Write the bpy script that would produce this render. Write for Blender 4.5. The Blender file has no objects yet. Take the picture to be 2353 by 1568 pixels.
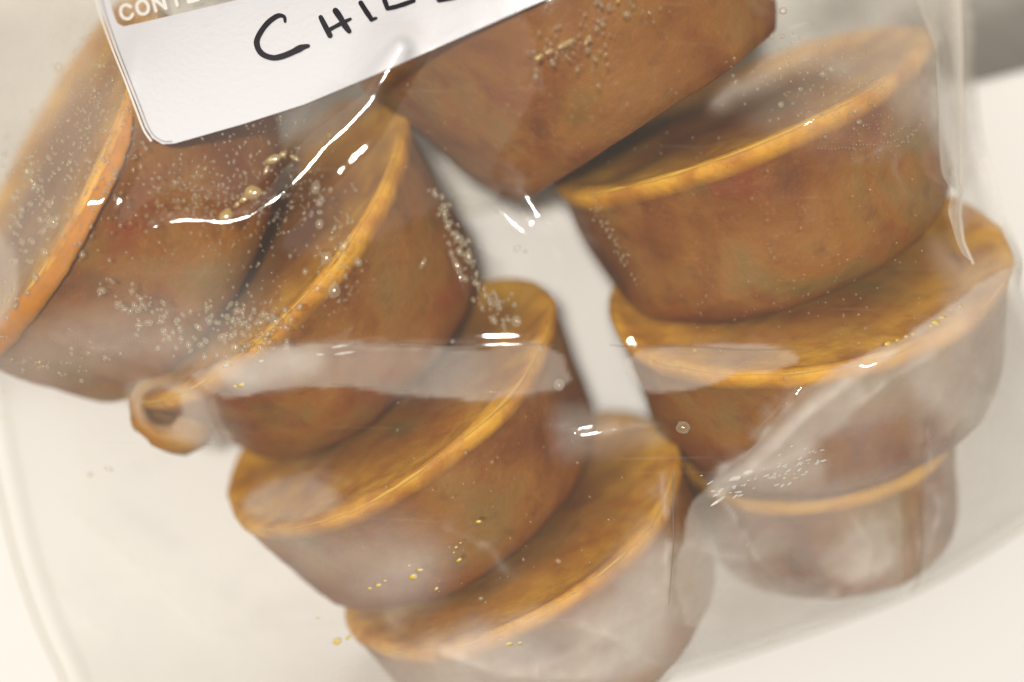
import bpy, math, random
import numpy as np
from mathutils import Vector, Matrix, noise

random.seed(7)
rng = np.random.default_rng(7)
scene = bpy.context.scene
col = scene.collection
R_ = math.radians

# ------------------------------------------------------------------ camera, light, exposure
CAM_Z = 0.425          # the phone is held straight above the bag
ZF = 0.075             # height of the upper film
S = 8.0e-5             # metres per chart unit on the upper film
CX, CY = 1176.5, 784.0

cam_d = bpy.data.cameras.new("camera")
cam = bpy.data.objects.new("camera", cam_d)
col.objects.link(cam)
cam.location = (0, 0, CAM_Z)
cam_d.sensor_width = 36
cam_d.lens = 36 * (CAM_Z - ZF) / (2353 * S)
cam_d.clip_start = 0.01
cam_d.clip_end = 20
cam_d.dof.use_dof = True
cam_d.dof.focus_distance = CAM_Z - 0.074
cam_d.dof.aperture_fstop = 3.9
scene.camera = cam

world = bpy.data.worlds.new("World")
scene.world = world
world.use_nodes = True
wn = world.node_tree.nodes["Background"]
wn.inputs[0].default_value = (1.0, 0.95, 0.89, 1)
wn.inputs[1].default_value = 0.25

def area(name, loc, target, size, power, color, size_y=None):
    d = bpy.data.lights.new(name, 'AREA')
    d.energy = power; d.color = color
    d.shape = 'RECTANGLE'; d.size = size; d.size_y = size_y or size
    o = bpy.data.objects.new(name, d); col.objects.link(o)
    o.location = loc
    o.rotation_euler = (Vector(target) - Vector(loc)).to_track_quat('-Z', 'Y').to_euler()
    return o
area("ceiling_lamp", (-0.065, 0.02, 1.30), (0, 0, 0), 0.075, 14.4, (1.0, 0.955, 0.885))
area("added_soft_fill", (-0.85, 0.95, 1.45), (0, 0, 0), 2.1, 13.0, (1.0, 0.94, 0.86))  # added unseen soft panel, for fill and reflections in the film

vs = scene.view_settings
vs.view_transform = 'Standard'; vs.look = 'None'; vs.exposure = 0; vs.gamma = 1
scene.cycles.transparent_max_bounces = 24
scene.cycles.max_bounces = 10
scene.cycles.use_denoising = True
scene.cycles.caustics_reflective = False
scene.cycles.caustics_refractive = False

# ------------------------------------------------------------------ helpers
def P(xd, yd, z):
    k = S * (CAM_Z - z) / (CAM_Z - ZF)
    return Vector(((xd - CX) * k, -(yd - CY) * k, z))

def link_mesh(name, verts, faces, mat, parent=None, smooth=True, kind=None):
    me = bpy.data.meshes.new(name)
    me.from_pydata([tuple(v) for v in verts], [], faces)
    me.update()
    if smooth:
        me.polygons.foreach_set("use_smooth", [True] * len(me.polygons))
    if mat: me.materials.append(mat)
    o = bpy.data.objects.new(name, me); col.objects.link(o)
    if parent: o.parent = parent
    if kind: o["kind"] = kind
    return o

def empty(name, loc, label, cat, group=None):
    o = bpy.data.objects.new(name, None); col.objects.link(o)
    o.location = loc; o.empty_display_size = 0.01
    o["label"] = label; o["category"] = cat
    if group: o["group"] = group
    return o

class NT:
    def __init__(self, name):
        self.m = bpy.data.materials.new(name); self.m.use_nodes = True
        self.t = self.m.node_tree; self.t.nodes.clear()
        self.out = self.t.nodes.new("ShaderNodeOutputMaterial")
    def n(self, typ, inp=None, **kw):
        nd = self.t.nodes.new(typ)
        for k, v in kw.items(): setattr(nd, k, v)
        for k, v in (inp or {}).items():
            if isinstance(v, bpy.types.NodeSocket): self.t.links.new(v, nd.inputs[k])
            else: nd.inputs[k].default_value = v
        return nd
    def ramp(self, fac, stops):
        nd = self.n("ShaderNodeValToRGB", {0: fac})
        e = nd.color_ramp.elements
        while len(e) > 1: e.remove(e[-1])
        e[0].position = stops[0][0]; e[0].color = (*stops[0][1], 1)
        for p, c in stops[1:]:
            x = e.new(p); x.color = (*c, 1)
        return nd.outputs[0]
    def mix(self, fac, a, b, blend='MIX'):
        nd = self.n("ShaderNodeMix", data_type='RGBA', blend_type=blend)
        for i, v in ((0, fac), (6, a), (7, b)):
            if isinstance(v, bpy.types.NodeSocket): self.t.links.new(v, nd.inputs[i])
            else: nd.inputs[i].default_value = v if i == 0 else (*v, 1) if len(v) == 3 else v
        return nd.outputs[2]
    def math(self, op, a, b=0.0, clamp=False):
        nd = self.n("ShaderNodeMath", {0: a, 1: b}, operation=op); nd.use_clamp = clamp
        return nd.outputs[0]

def noise_tex(nt, vec, scale, detail=3, rough=0.55, dist=0.0):
    return nt.n("ShaderNodeTexNoise", {"Vector": vec, "Scale": scale, "Detail": detail, "Roughness": rough, "Distortion": dist}).outputs[0]

# ------------------------------------------------------------------ materials
def puck_material():
    nt = NT("frozen_chili")
    tc = nt.n("ShaderNodeTexCoord").outputs["Object"]
    rnd = nt.n("ShaderNodeAttribute", attribute_name="seed").outputs["Fac"]
    off = nt.n("ShaderNodeCombineXYZ", {0: rnd, 1: nt.math('MULTIPLY', rnd, 1.7), 2: nt.math('MULTIPLY', rnd, 0.6)}).outputs[0]
    v = nt.n("ShaderNodeVectorMath", {0: tc, 1: off}, operation='ADD').outputs[0]
    big = noise_tex(nt, v, 42, 3, 0.55, 0.6)
    c = nt.ramp(big, [(0.28, (0.150, 0.040, 0.008)), (0.43, (0.245, 0.082, 0.013)), (0.55, (0.305, 0.126, 0.020)), (0.70, (0.240, 0.138, 0.034))])
    red = noise_tex(nt, nt.n("ShaderNodeVectorMath", {0: v, 1: (3.1, 1.2, 0.4)}, operation='ADD').outputs[0], 75, 2, 0.5, 0.3)
    c = nt.mix(nt.ramp(red, [(0.60, (0, 0, 0)), (0.74, (0.75, 0.75, 0.75))]), c, (0.24, 0.046, 0.009))
    grn = noise_tex(nt, nt.n("ShaderNodeVectorMath", {0: v, 1: (7.1, 5.2, 1.4)}, operation='ADD').outputs[0], 60, 2, 0.5, 0.2)
    c = nt.mix(nt.ramp(grn, [(0.62, (0, 0, 0)), (0.78, (0.7, 0.7, 0.7))]), c, (0.150, 0.112, 0.026))
    dk = noise_tex(nt, v, 170, 3, 0.6)
    c = nt.mix(nt.ramp(dk, [(0.30, (0.4, 0.4, 0.4)), (0.44, (0, 0, 0))]), c, (0.12, 0.040, 0.012))
    fine = noise_tex(nt, v, 700, 2, 0.6)
    c = nt.mix(nt.ramp(fine, [(0.58, (0, 0, 0)), (0.80, (0.22, 0.22, 0.22))]), c, (0.50, 0.25, 0.07))
    fat = nt.n("ShaderNodeAttribute", attribute_name="fat").outputs["Fac"]
    fn = noise_tex(nt, v, 110, 3, 0.6)
    fm = nt.math('MULTIPLY', fat, nt.math('ADD', 0.22, nt.math('MULTIPLY', fn, 1.45)), True)
    c = nt.mix(fm, c, nt.ramp(fn, [(0.35, (0.56, 0.235, 0.018)), (0.62, (0.76, 0.40, 0.040))]))
    # frost bloom in loose patches
    fr = noise_tex(nt, v, 30, 4, 0.6, 0.4)
    c = nt.mix(nt.ramp(fr, [(0.55, (0, 0, 0)), (0.75, (0.16, 0.16, 0.16))]), c, (0.56, 0.38, 0.20))
    bn = noise_tex(nt, v, 130, 5, 0.6)
    bump = nt.n("ShaderNodeBump", {"Height": bn, "Strength": 0.4, "Distance": 0.0022}).outputs[0]
    b = nt.n("ShaderNodeBsdfPrincipled", {"Base Color": c, "Roughness": 0.55, "Normal": bump,
             "Subsurface Weight": 0.4, "Subsurface Radius": (1.0, 0.42, 0.15), "Subsurface Scale": 0.006,
             "Specular IOR Level": 0.3})
    nt.t.links.new(b.outputs[0], nt.out.inputs[0])
    return nt.m

def solid_material(name, color, rough=0.5, sss=0.0, var=0.25, scale=200):
    nt = NT(name)
    tc = nt.n("ShaderNodeTexCoord").outputs["Object"]
    f = noise_tex(nt, tc, scale, 3)
    c = nt.mix(f, tuple(x * (1 - var) for x in color), tuple(min(1, x * (1 + var)) for x in color))
    bump = nt.n("ShaderNodeBump", {"Height": f, "Strength": 0.3, "Distance": 0.0005}).outputs[0]
    b = nt.n("ShaderNodeBsdfPrincipled", {"Base Color": c, "Roughness": rough, "Normal": bump})
    if sss:
        b.inputs["Subsurface Weight"].default_value = sss
        b.inputs["Subsurface Radius"].default_value = (1, .5, .2)
        b.inputs["Subsurface Scale"].default_value = 0.003
    nt.t.links.new(b.outputs[0], nt.out.inputs[0])
    return nt.m

def film_material(name, gloss=1.0, haze=0.035):
    nt = NT(name)
    tc = nt.n("ShaderNodeTexCoord").outputs["Object"]
    fr = nt.n("ShaderNodeAttribute", attribute_name="frost_glare").outputs["Fac"]
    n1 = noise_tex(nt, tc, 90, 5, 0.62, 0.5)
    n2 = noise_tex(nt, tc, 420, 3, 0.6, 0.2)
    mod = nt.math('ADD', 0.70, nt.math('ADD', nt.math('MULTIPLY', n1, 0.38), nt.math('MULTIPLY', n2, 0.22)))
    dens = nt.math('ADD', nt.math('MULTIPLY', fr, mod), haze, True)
    # faint scratches and smears
    mp = nt.n("ShaderNodeMapping", {"Vector": tc, "Rotation": (0, 0, 0.5), "Scale": (30, 900, 30)}).outputs[0]
    sc = noise_tex(nt, mp, 1.0, 2, 0.5)
    dens = nt.math('ADD', dens, nt.math('MULTIPLY', nt.ramp(sc, [(0.66, (0, 0, 0)), (0.80, (1, 1, 1))]), 0.05), True)
    bump = nt.n("ShaderNodeBump", {"Height": noise_tex(nt, tc, 160, 3, 0.5, 0.8), "Strength": 0.07, "Distance": 0.0007}).outputs[0]
    tr = nt.n("ShaderNodeBsdfTransparent", {0: (1, 1, 0.997, 1)})
    gl = nt.n("ShaderNodeBsdfGlossy", {"Color": (1, 1, 1, 1), "Roughness": 0.05, "Normal": bump})
    fc = nt.n("ShaderNodeLayerWeight", {"Blend": 0.5}).outputs["Facing"]
    fz = nt.math('ADD', 0.036, nt.math('MULTIPLY', nt.math('POWER', fc, 5.0), 0.5), True)
    m1 = nt.n("ShaderNodeMixShader", {0: nt.math('MULTIPLY', fz, 1.1 * gloss, True), 1: tr.outputs[0], 2: gl.outputs[0]})
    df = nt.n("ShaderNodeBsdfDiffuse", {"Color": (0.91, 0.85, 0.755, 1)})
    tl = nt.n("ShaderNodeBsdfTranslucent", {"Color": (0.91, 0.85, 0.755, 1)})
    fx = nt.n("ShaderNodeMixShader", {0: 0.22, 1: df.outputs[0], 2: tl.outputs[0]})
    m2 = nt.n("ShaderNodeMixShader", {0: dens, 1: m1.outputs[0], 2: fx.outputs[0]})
    nt.t.links.new(m2.outputs[0], nt.out.inputs[0])
    return nt.m

def label_material():
    nt = NT("white_print")
    tc = nt.n("ShaderNodeTexCoord").outputs["Object"]
    st = noise_tex(nt, tc, 60, 4, 0.6)
    c = nt.mix(nt.ramp(st, [(0.60, (0, 0, 0)), (0.80, (0.5, 0.5, 0.5))]), (0.665, 0.655, 0.675), (0.66, 0.61, 0.50))
    sp = noise_tex(nt, tc, 900, 2, 0.5)
    bump = nt.n("ShaderNodeBump", {"Height": sp, "Strength": 0.25, "Distance": 0.0004}).outputs[0]
    b = nt.n("ShaderNodeBsdfPrincipled", {"Base Color": c, "Roughness": 0.32, "Normal": bump, "Coat Weight": 0.0, "Coat Roughness": 0.12})
    nt.t.links.new(b.outputs[0], nt.out.inputs[0])
    return nt.m

def water_material(name, tint=(0.90, 0.78, 0.52), base=0.10):
    nt = NT(name)
    lw = nt.n("ShaderNodeLayerWeight", {"Blend": 0.5}).outputs["Facing"]
    e = nt.math('ADD', base, nt.math('MULTIPLY', nt.math('POWER', lw, 1.4), 1.0), True)
    tr = nt.n("ShaderNodeBsdfTransparent", {0: (1, 0.99, 0.96, 1)})
    tl = nt.n("ShaderNodeBsdfTranslucent", {"Color": (*tint, 1)})
    df = nt.n("ShaderNodeBsdfDiffuse", {"Color": (*tint, 1)})
    a = nt.n("ShaderNodeMixShader", {0: 0.6, 1: tl.outputs[0], 2: df.outputs[0]})
    m = nt.n("ShaderNodeMixShader", {0: e, 1: tr.outputs[0], 2: a.outputs[0]})
    g = nt.n("ShaderNodeBsdfGlossy", {"Color": (1, 1, 1, 1), "Roughness": 0.12})
    f = nt.n("ShaderNodeFresnel", {"IOR": 1.36}).outputs[0]
    g = nt.n("ShaderNodeMixShader", {0: f, 1: m.outputs[0], 2: g.outputs[0]})
    nt.t.links.new(g.outputs[0], nt.out.inputs[0])
    return nt.m

def table_material():
    nt = NT("white_board_surface")
    tc = nt.n("ShaderNodeTexCoord").outputs["Object"]
    f = noise_tex(nt, tc, 9, 3)
    c = nt.mix(f, (0.76, 0.74, 0.70), (0.79, 0.775, 0.74))
    b = nt.n("ShaderNodeBsdfPrincipled", {"Base Color": c, "Roughness": 0.45, "Specular IOR Level": 0.25})
    nt.t.links.new(b.outputs[0], nt.out.inputs[0])
    return nt.m

def counter_material():
    nt = NT("mottled_grey_counter")
    tc = nt.n("ShaderNodeTexCoord").outputs["Object"]
    f = noise_tex(nt, tc, 26, 4, 0.6, 0.5)
    g = noise_tex(nt, tc, 300, 3, 0.6)
    c = nt.ramp(f, [(0.32, (0.52, 0.49, 0.43)), (0.50, (0.60, 0.57, 0.51)), (0.68, (0.66, 0.63, 0.57))])
    df_ = nt.n("ShaderNodeVectorMath", {0: nt.n("ShaderNodeVectorMath", {0: tc, 1: (0.150, 0.060, -0.014)}, operation='SUBTRACT').outputs[0], 1: (0.3, 1, 1)}, operation='MULTIPLY').outputs[0]
    dd = nt.n("ShaderNodeVectorMath", {0: df_}, operation='LENGTH').outputs["Value"]
    dd = nt.math('ADD', dd, nt.math('MULTIPLY', f, 0.03))
    c = nt.mix(nt.ramp(dd, [(0.018, (0.92, 0.92, 0.92)), (0.036, (0.8, 0.8, 0.8)), (0.048, (0, 0, 0))]), c, (0.075, 0.062, 0.042))
    c = nt.mix(nt.math('MULTIPLY', g, 0.2), c, (0.2, 0.19, 0.17))
    b = nt.n("ShaderNodeBsdfPrincipled", {"Base Color": c, "Roughness": 0.5})
    nt.t.links.new(b.outputs[0], nt.out.inputs[0])
    return nt.m

M_PUCK = puck_material()
M_RIM = solid_material("orange_fat_rim", (0.72, 0.36, 0.04), 0.6, 0.4, 0.22, 160)
M_SCRAP = solid_material("orange_grease_skin", (0.52, 0.19, 0.004), 0.7, 0.3, 0.3, 220)
M_GREEN = solid_material("green_pepper", (0.10, 0.092, 0.025), 0.5, 0.3)
M_RED = solid_material("tomato", (0.19, 0.05, 0.014), 0.6, 0.3)
M_BEAN = solid_material("pale_bean", (0.46, 0.26, 0.10), 0.5, 0.3)
M_DARK = solid_material("dark_bean", (0.075, 0.025, 0.012), 0.5, 0.2)
M_FILM = film_material("clear_film")
M_BACK = film_material("clear_film_back", 0.0, 0.0)
M_LABEL = label_material()
M_PRINT = solid_material("white_lettering", (0.80, 0.77, 0.72), 0.4, 0, 0.06)
M_INK = solid_material("black_marker", (0.012, 0.010, 0.016), 0.3, 0, 0.3)
M_WATER = water_material("water")
M_OIL = solid_material("yellow_grease", (0.62, 0.42, 0.03), 0.3, 0.3, 0.2)
M_TABLE = table_material()
M_COUNTER = counter_material()

# ------------------------------------------------------------------ setting
def box(name, pts, z0, z1, mat, kind="structure"):
    n = len(pts)
    v = [(x, y, z0) for x, y in pts] + [(x, y, z1) for x, y in pts]
    f = [tuple(range(n - 1, -1, -1)), tuple(range(n, 2 * n))] + [(i, (i + 1) % n, n + (i + 1) % n, n + i) for i in range(n)]
    o = link_mesh(name, v, f, mat, smooth=False)
    o["kind"] = kind
    b = o.modifiers.new("bevel", 'BEVEL'); b.width = 0.0022; b.segments = 3; b.limit_method = 'ANGLE'
    return o
e0 = P(-1500, 1142, 0.0); e1 = P(4500, -388, 0.0)
counter = box("counter", [(-2, -2), (2, -2), (2, 2), (-2, 2)], -0.06, -0.014, M_COUNTER)
table = box("table", [(e0.x, e0.y), (e0.x - 0.1, -1.2), (e1.x, -1.2), (e1.x, e1.y)], -0.0139, 0.0, M_TABLE)

# ------------------------------------------------------------------ frozen chili pucks
PROF_FACE = [(0.0, -0.03), (0.25, -0.035), (0.5, -0.04), (0.7, -0.05), (0.84, -0.06), (0.92, -0.04)]  # radius, height (toward wide face is -)
def puck_profile(taper, rnd):
    pr = [(0.0, .045), (0.12, .045), (0.25, .045), (0.4, .045), (0.55, .05), (0.68, .055), (0.78, .05), (0.86, .035), (0.92, .012)]
    t = []
    pr += [(0.965, 0.0), (0.99, 0.008), (1.0, 0.03), (0.995, 0.06)]
    for i in range(1, 15):
        u = i / 14.0
        r = 1 - taper * u ** 0.9
        if u > 0.66:
            q = (u - 0.66) / 0.34
            r *= 1 - rnd * q ** 3.2
        pr.append((r * 0.985, 0.06 + 0.93 * u))
    r_end = pr[-1][0]
    for k in (0.93, 0.84, 0.70, 0.5, 0.3, 0.12, 0.0):
        pr.append((r_end * k, 1.0 + 0.012 * (1 - k)))
    return pr

puck_samples = []       # world points for the draped film
SEG = 112
def make_puck(name_label, cx, cy, phi, theta, R, h, taper, rnd, seed, lift=0.0, squash=1.0):
    ph = R_(phi); th = R_(theta)
    d = Vector((math.cos(ph), -math.sin(ph), 0))
    axis = d * math.sin(th) + Vector((0, 0, -math.cos(th)))      # wide -> narrow
    side = Vector((0, 0, 1)).cross(axis).normalized()
    up = axis.cross(side).normalized()
    if up.z < 0: up = -up; side = -side
    zc = max(R * math.sin(th), R * (1 - taper) * 0.9 * math.sin(th) + h * math.cos(th)) + 0.0015 + lift
    c = P(cx, cy, zc)
    root = empty("chili_puck", c, name_label, "frozen puck", "frozen chili pucks inside the bag")
    M = Matrix((side, up, axis)).transposed().to_4x4()
    root.matrix_world = Matrix.Translation(c) @ M
    prof = puck_profile(taper, rnd)
    verts = []; fat = []
    rs = random.Random(seed)
    o1 = Vector((rs.uniform(-50, 50), rs.uniform(-50, 50), rs.uniform(-50, 50)))
    NR = len(prof)
    def disp(p, amp=1.0):
        q = p * 45 + o1
        a = noise.noise(q) * 0.0013 + noise.noise(q * 2.6) * 0.0006 + noise.noise(q * 7) * 0.00022
        return a * amp
    for i, (rr, zz) in enumerate(prof):
        for j in range(SEG):
            a = 2 * math.pi * j / SEG
            p = Vector((math.cos(a) * rr * R, math.sin(a) * rr * R * squash, zz * h))
            nrm = Vector((math.cos(a) * rr, math.sin(a) * rr, 0.25 if zz > 0.9 else (-1.0 if i < 9 else 0.1)))
            if nrm.length > 0: nrm.normalize()
            p += nrm * disp(p)
            verts.append(p)
            if i < 9:
                fv = max(0, (rr - 0.40) / 0.52) ** 1.2 * 0.95
            elif i < 13:
                fv = 1.0
            else:
                fv = max(0, 0.75 - (zz - 0.06) / 0.05)
            fat.append(fv)
    faces = []
    for i in range(NR - 1):
        for j in range(SEG):
            k = (j + 1) % SEG
            faces.append((i * SEG + j, i * SEG + k, (i + 1) * SEG + k, (i + 1) * SEG + j))
    body = link_mesh("body", verts, faces, M_PUCK, root)
    at = body.data.attributes.new("fat", 'FLOAT', 'POINT'); at.data.foreach_set("value", fat)
    at = body.data.attributes.new("seed", 'FLOAT', 'POINT'); at.data.foreach_set("value", [seed * 1.37] * len(verts))
    # raised orange lip that the mould leaves round the wide end
    rv = []; rf = []; K = 8
    for j in range(SEG * 2):
        a = math.pi * j / SEG
        w = max(0.00005, 0.00014 + 0.0005 * noise.noise(Vector((math.cos(a) * 3.2, math.sin(a) * 3.2, seed))) + 0.00015 * noise.noise(Vector((math.cos(a) * 11, math.sin(a) * 11, seed))))
        ctr = Vector((math.cos(a) * R * 0.992, math.sin(a) * R * 0.992 * squash, 0.010 * h))
        ctr += Vector((math.cos(a), math.sin(a), 0)) * disp(ctr, 1.0)
        rad = Vector((math.cos(a), math.sin(a), 0))
        for k in range(K):
            b = 2 * math.pi * k / K
            rv.append(ctr + rad * math.cos(b) * w * 0.8 + Vector((0, 0, 1)) * math.sin(b) * w * 1.3)
    n2 = SEG * 2
    for j in range(n2):
        for k in range(K):
            rf.append((j * K + k, j * K + (k + 1) % K, ((j + 1) % n2) * K + (k + 1) % K, ((j + 1) % n2) * K + k))
    link_mesh("rim", rv, rf, M_RIM, root)
    mw = root.matrix_world
    for i in range(8, NR):
        for j in range(SEG):
            puck_samples.append(mw @ verts[i * SEG + j])
    def surf(a_deg, u, out=0.0):
        """local point on the side of the puck at an angle and a share of its height"""
        i = 13 + int(u * 13)
        rr, zz = prof[min(i, NR - 1)]
        a = R_(a_deg)
        return Vector((math.cos(a) * (rr * R + out), math.sin(a) * (rr * R + out), zz * h))
    return root, surf

PUCKS = [
 # label, cx, cy, phi, theta, R, h, taper, end rounding, seed
 ("frozen chili puck at far left, cut by the photo edge, condensation over its wide face", 104, 402, 27, 65, .0405, .0370, .10, .16, 1),
 ("frozen chili puck second in left column, orange rim running down from under the label", 588, 562, 43.6, 64, .0400, .0355, .22, .14, 2),
 ("large frozen chili puck just right of the white label, above the dark slanting gap", 1248, -92, 56, 83, .0440, .0370, .23, .06, 3),
 ("frozen chili puck at upper right with the brightest long orange rim", 1688, 244, 66, 75, .0400, .0345, .10, .15, 4),
 ("frozen chili puck third from top in right column, resting below the bright rimmed one", 1847, 622, 77, 62.5, .0405, .0345, .14, .14, 5),
 ("smallest frozen chili puck at lower right, behind hazy wrinkled film", 1880, 1000, 76, 68, .0285, .0265, .10, .14, 6),
 ("frozen chili puck third from top in left column beside the white gap", 886, 912, 56, 67, .0388, .0310, .12, .14, 7),
 ("frozen chili puck lowest in left column, its lower side fading under hazy film", 1166, 1207, 61, 68, .0376, .0330, .12, .14, 8),
]
roots = []
for p in PUCKS:
    roots.append(make_puck(*p))

# pieces set in the chili
def chunk(root_surf, a, u, size, mat, name, seed, flat=0.45):
    root, surf = root_surf
    c = surf(a, u, -size[0] * flat * 0.8)
    n = Vector((c.x, c.y, 0)).normalized()
    t = Vector((0, 0, 1)).cross(n).normalized()
    v = []; f = []
    A, B = 14, 8
    for i in range(B + 1):
        th = math.pi * i / B
        for j in range(A):
            q = 2 * math.pi * j / A
            e = Vector((math.sin(th) * math.cos(q), math.sin(th) * math.sin(q), math.cos(th)))
            k = 1 + 0.28 * noise.noise(e * 1.6 + Vector((seed, seed * 2, 0)))
            v.append(c + t * e.x * size[0] * k + Vector((0, 0, 1)) * e.y * size[1] * k + n * e.z * size[0] * flat * k)
    for i in range(B):
        for j in range(A):
            f.append((i * A + j, i * A + (j + 1) % A, (i + 1) * A + (j + 1) % A, (i + 1) * A + j))
    return link_mesh(name, v, f, mat, root)
def top_angle(root_surf, dx):
    return 90 + dx
chunk(roots[0], 62, .36, (.0034, .0048), M_GREEN, "pepper_piece", 1, .25)
chunk(roots[2], 100, .42, (.0028, .0012), M_BEAN, "bean_piece", 4, .35)
chunk(roots[2], 76, .30, (.0019, .0010), M_DARK, "bean_piece", 5, .3)

# curled lump with a hollow at the lower end of the second puck in the left column
def lump(parent):
    c = P(372, 938, 0.056)
    prof = [(0.0, -6.2), (1.8, -6.0), (2.9, -4.6), (3.3, -2.4), (3.7, -0.8), (4.6, 0.2), (5.8, -0.1), (6.8, -1.4), (7.3, -4.0), (7.4, -8.0), (6.6, -12.0), (4.4, -15.0), (0.0, -16.5)]
    n = 40; v = []; f = []
    for r, z in prof:
        for j in range(n):
            a = 2 * math.pi * j / n
            e = Vector((math.cos(a), math.sin(a), 0))
            k = 1 + 0.10 * noise.noise(e * 1.5 + Vector((4, 2, z * .1))) + 0.05 * noise.noise(e * 5 + Vector((1, 7, z * .4)))
            st_ = 1 + 0.45 * max(0, e.x * 0.85 - e.y * 0.5) * (1 if r > 4 else 0)
            v.append(c + Vector((e.x * r * k * st_, e.y * r * k * st_, z + 0.5 * noise.noise(e * 2 + Vector((z, 0, 3))))) * 0.001)
    for i in range(len(prof) - 1):
        for j in range(n):
            f.append((i * n + j, (i + 1) * n + j, (i + 1) * n + (j + 1) % n, i * n + (j + 1) % n))
    o = link_mesh("curled_lump", v, f, M_PUCK)
    at = o.data.attributes.new("fat", 'FLOAT', 'POINT'); at.data.foreach_set("value", [0.25 if 3 < i // n < 8 else 0.0 for i in range(len(v))])
    at = o.data.attributes.new("seed", 'FLOAT', 'POINT'); at.data.foreach_set("value", [9.1] * len(v))
    o.parent = parent; o.matrix_parent_inverse = parent.matrix_world.inverted()
    puck_samples.extend(v)
lump(roots[1][0])

# ------------------------------------------------------------------ draped bag film
GX0, GX1, GY0, GY1, GS = -0.125, 0.125, -0.095, 0.115, 0.0006
nx = int((GX1 - GX0) / GS) + 1; ny = int((GY1 - GY0) / GS) + 1
xs = GX0 + GS * np.arange(nx); ys = GY0 + GS * np.arange(ny)
X, Y = np.meshgrid(xs, ys)                  # [iy, ix]
Z_SEAM = 0.020
OUT_D = [(-90, -560), (2120, -560), (2190, -200), (2232, 0), (2236, 170), (2250, 320), (2284, 450), (2330, 630), (2400, 800), (2428, 1000), (2420, 1170),
         (2353, 1212), (2220, 1300), (2080, 1375), (1900, 1442), (1700, 1510), (1480, 1575), (1200, 1650), (800, 1700), (190, 1720), (150, 1568), (100, 1470), (58, 1360), (25, 1250),
         (2, 1150), (-30, 1000), (-70, 800), (-100, 500), (-110, 0)]
def smooth_poly(pts, it=2):
    for _ in range(it):
        q = []
        for i in range(len(pts)):
            a, b = pts[i], pts[(i + 1) % len(pts)]
            q.append((a[0] * .75 + b[0] * .25, a[1] * .75 + b[1] * .25)); q.append((a[0] * .25 + b[0] * .75, a[1] * .25 + b[1] * .75))
        pts = q
    return pts
OUT = np.array([tuple(P(x, y, Z_SEAM))[:2] for x, y in smooth_poly(OUT_D)])
def poly_sdf(px, py, poly):
    """signed distance, negative inside, and the nearest boundary point"""
    best = np.full(px.shape, 1e9); bx = np.zeros(px.shape); by = np.zeros(px.shape)
    ins = np.zeros(px.shape, bool)
    n = len(poly)
    for i in range(n):
        ax, ay = poly[i]; cx_, cy_ = poly[(i + 1) % n]
        ex, ey = cx_ - ax, cy_ - ay
        t = np.clip(((px - ax) * ex + (py - ay) * ey) / (ex * ex + ey * ey + 1e-18), 0, 1)
        qx, qy = ax + t * ex, ay + t * ey
        d = np.hypot(px - qx, py - qy); m = d < best
        best = np.where(m, d, best); bx = np.where(m, qx, bx); by = np.where(m, qy, by)
        if ay != cy_:
            c = ((ay > py) != (cy_ > py)) & (px < (cx_ - ax) * (py - ay) / (cy_ - ay) + ax)
            ins ^= c
    return np.where(ins, -best, best), bx, by
SD, _, _ = poly_sdf(X, Y, OUT)
obs = np.full(X.shape, 0.0012)
for p in puck_samples:
    ix = (p.x - GX0) / GS; iy = (p.y - GY0) / GS
    for a in (0, 1):
        for b in (0, 1):
            jx, jy = int(ix) + a, int(iy) + b
            if 0 <= jx < nx and 0 <= jy < ny and p.z > obs[jy, jx]: obs[jy, jx] = p.z
for _ in range(3):                          # close pinholes between samples
    m = obs.copy()
    for sh in ((0, 1), (0, -1), (1, 0), (-1, 0)):
        m = np.maximum(m, np.roll(obs, sh, (0, 1)) - 0.0006)
    obs = m
ramp_edge = np.clip(-SD / 0.012, 0, 1)
obs = np.minimum(obs + 0.0008, Z_SEAM + ramp_edge * 0.08)
def relax(obs, inside, seam, z, n, air):
    for _ in range(n):
        a = z.copy()
        a[1:-1, 1:-1] = 0.25 * (z[2:, 1:-1] + z[:-2, 1:-1] + z[1:-1, 2:] + z[1:-1, :-2]) + air
        z = np.where(inside, np.maximum(a, obs), seam)
    return z
inside = SD < 0
AIR = 11.0            # the bag holds a little air
st = 4
zc_ = relax(obs[::st, ::st], inside[::st, ::st], Z_SEAM, obs[::st, ::st].copy() + 0.02, 2600, AIR * (GS * st) ** 2 / 4)
iy = np.clip(np.arange(ny) / st, 0, zc_.shape[0] - 1.001); ix = np.clip(np.arange(nx) / st, 0, zc_.shape[1] - 1.001)
y0 = iy.astype(int)[:, None]; x0 = ix.astype(int)[None, :]; fy = (iy - iy.astype(int))[:, None]; fx = (ix - ix.astype(int))[None, :]
z1 = (zc_[y0, x0] * (1 - fy) * (1 - fx) + zc_[y0 + 1, x0] * fy * (1 - fx) + zc_[y0, x0 + 1] * (1 - fy) * fx + zc_[y0 + 1, x0 + 1] * fy * fx)
ZFILM = relax(obs, inside, Z_SEAM, np.maximum(z1, obs), 400, AIR * GS ** 2 / 4)
for _ in range(6):
    a = ZFILM.copy()
    a[1:-1, 1:-1] = 0.2 * (ZFILM[2:, 1:-1] + ZFILM[:-2, 1:-1] + ZFILM[1:-1, 2:] + ZFILM[1:-1, :-2] + ZFILM[1:-1, 1:-1])
    ZFILM = np.where(inside, a, ZFILM)
ZFILM = ZFILM + np.clip(-SD / 0.004, 0, 1) * 0.0006
Z_TAUT = ZFILM.copy()

# chart coordinates of every film point
KF = S * (CAM_Z - ZFILM) / (CAM_Z - ZF)
XD = X / KF + CX; YD = CY - Y / KF

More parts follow.
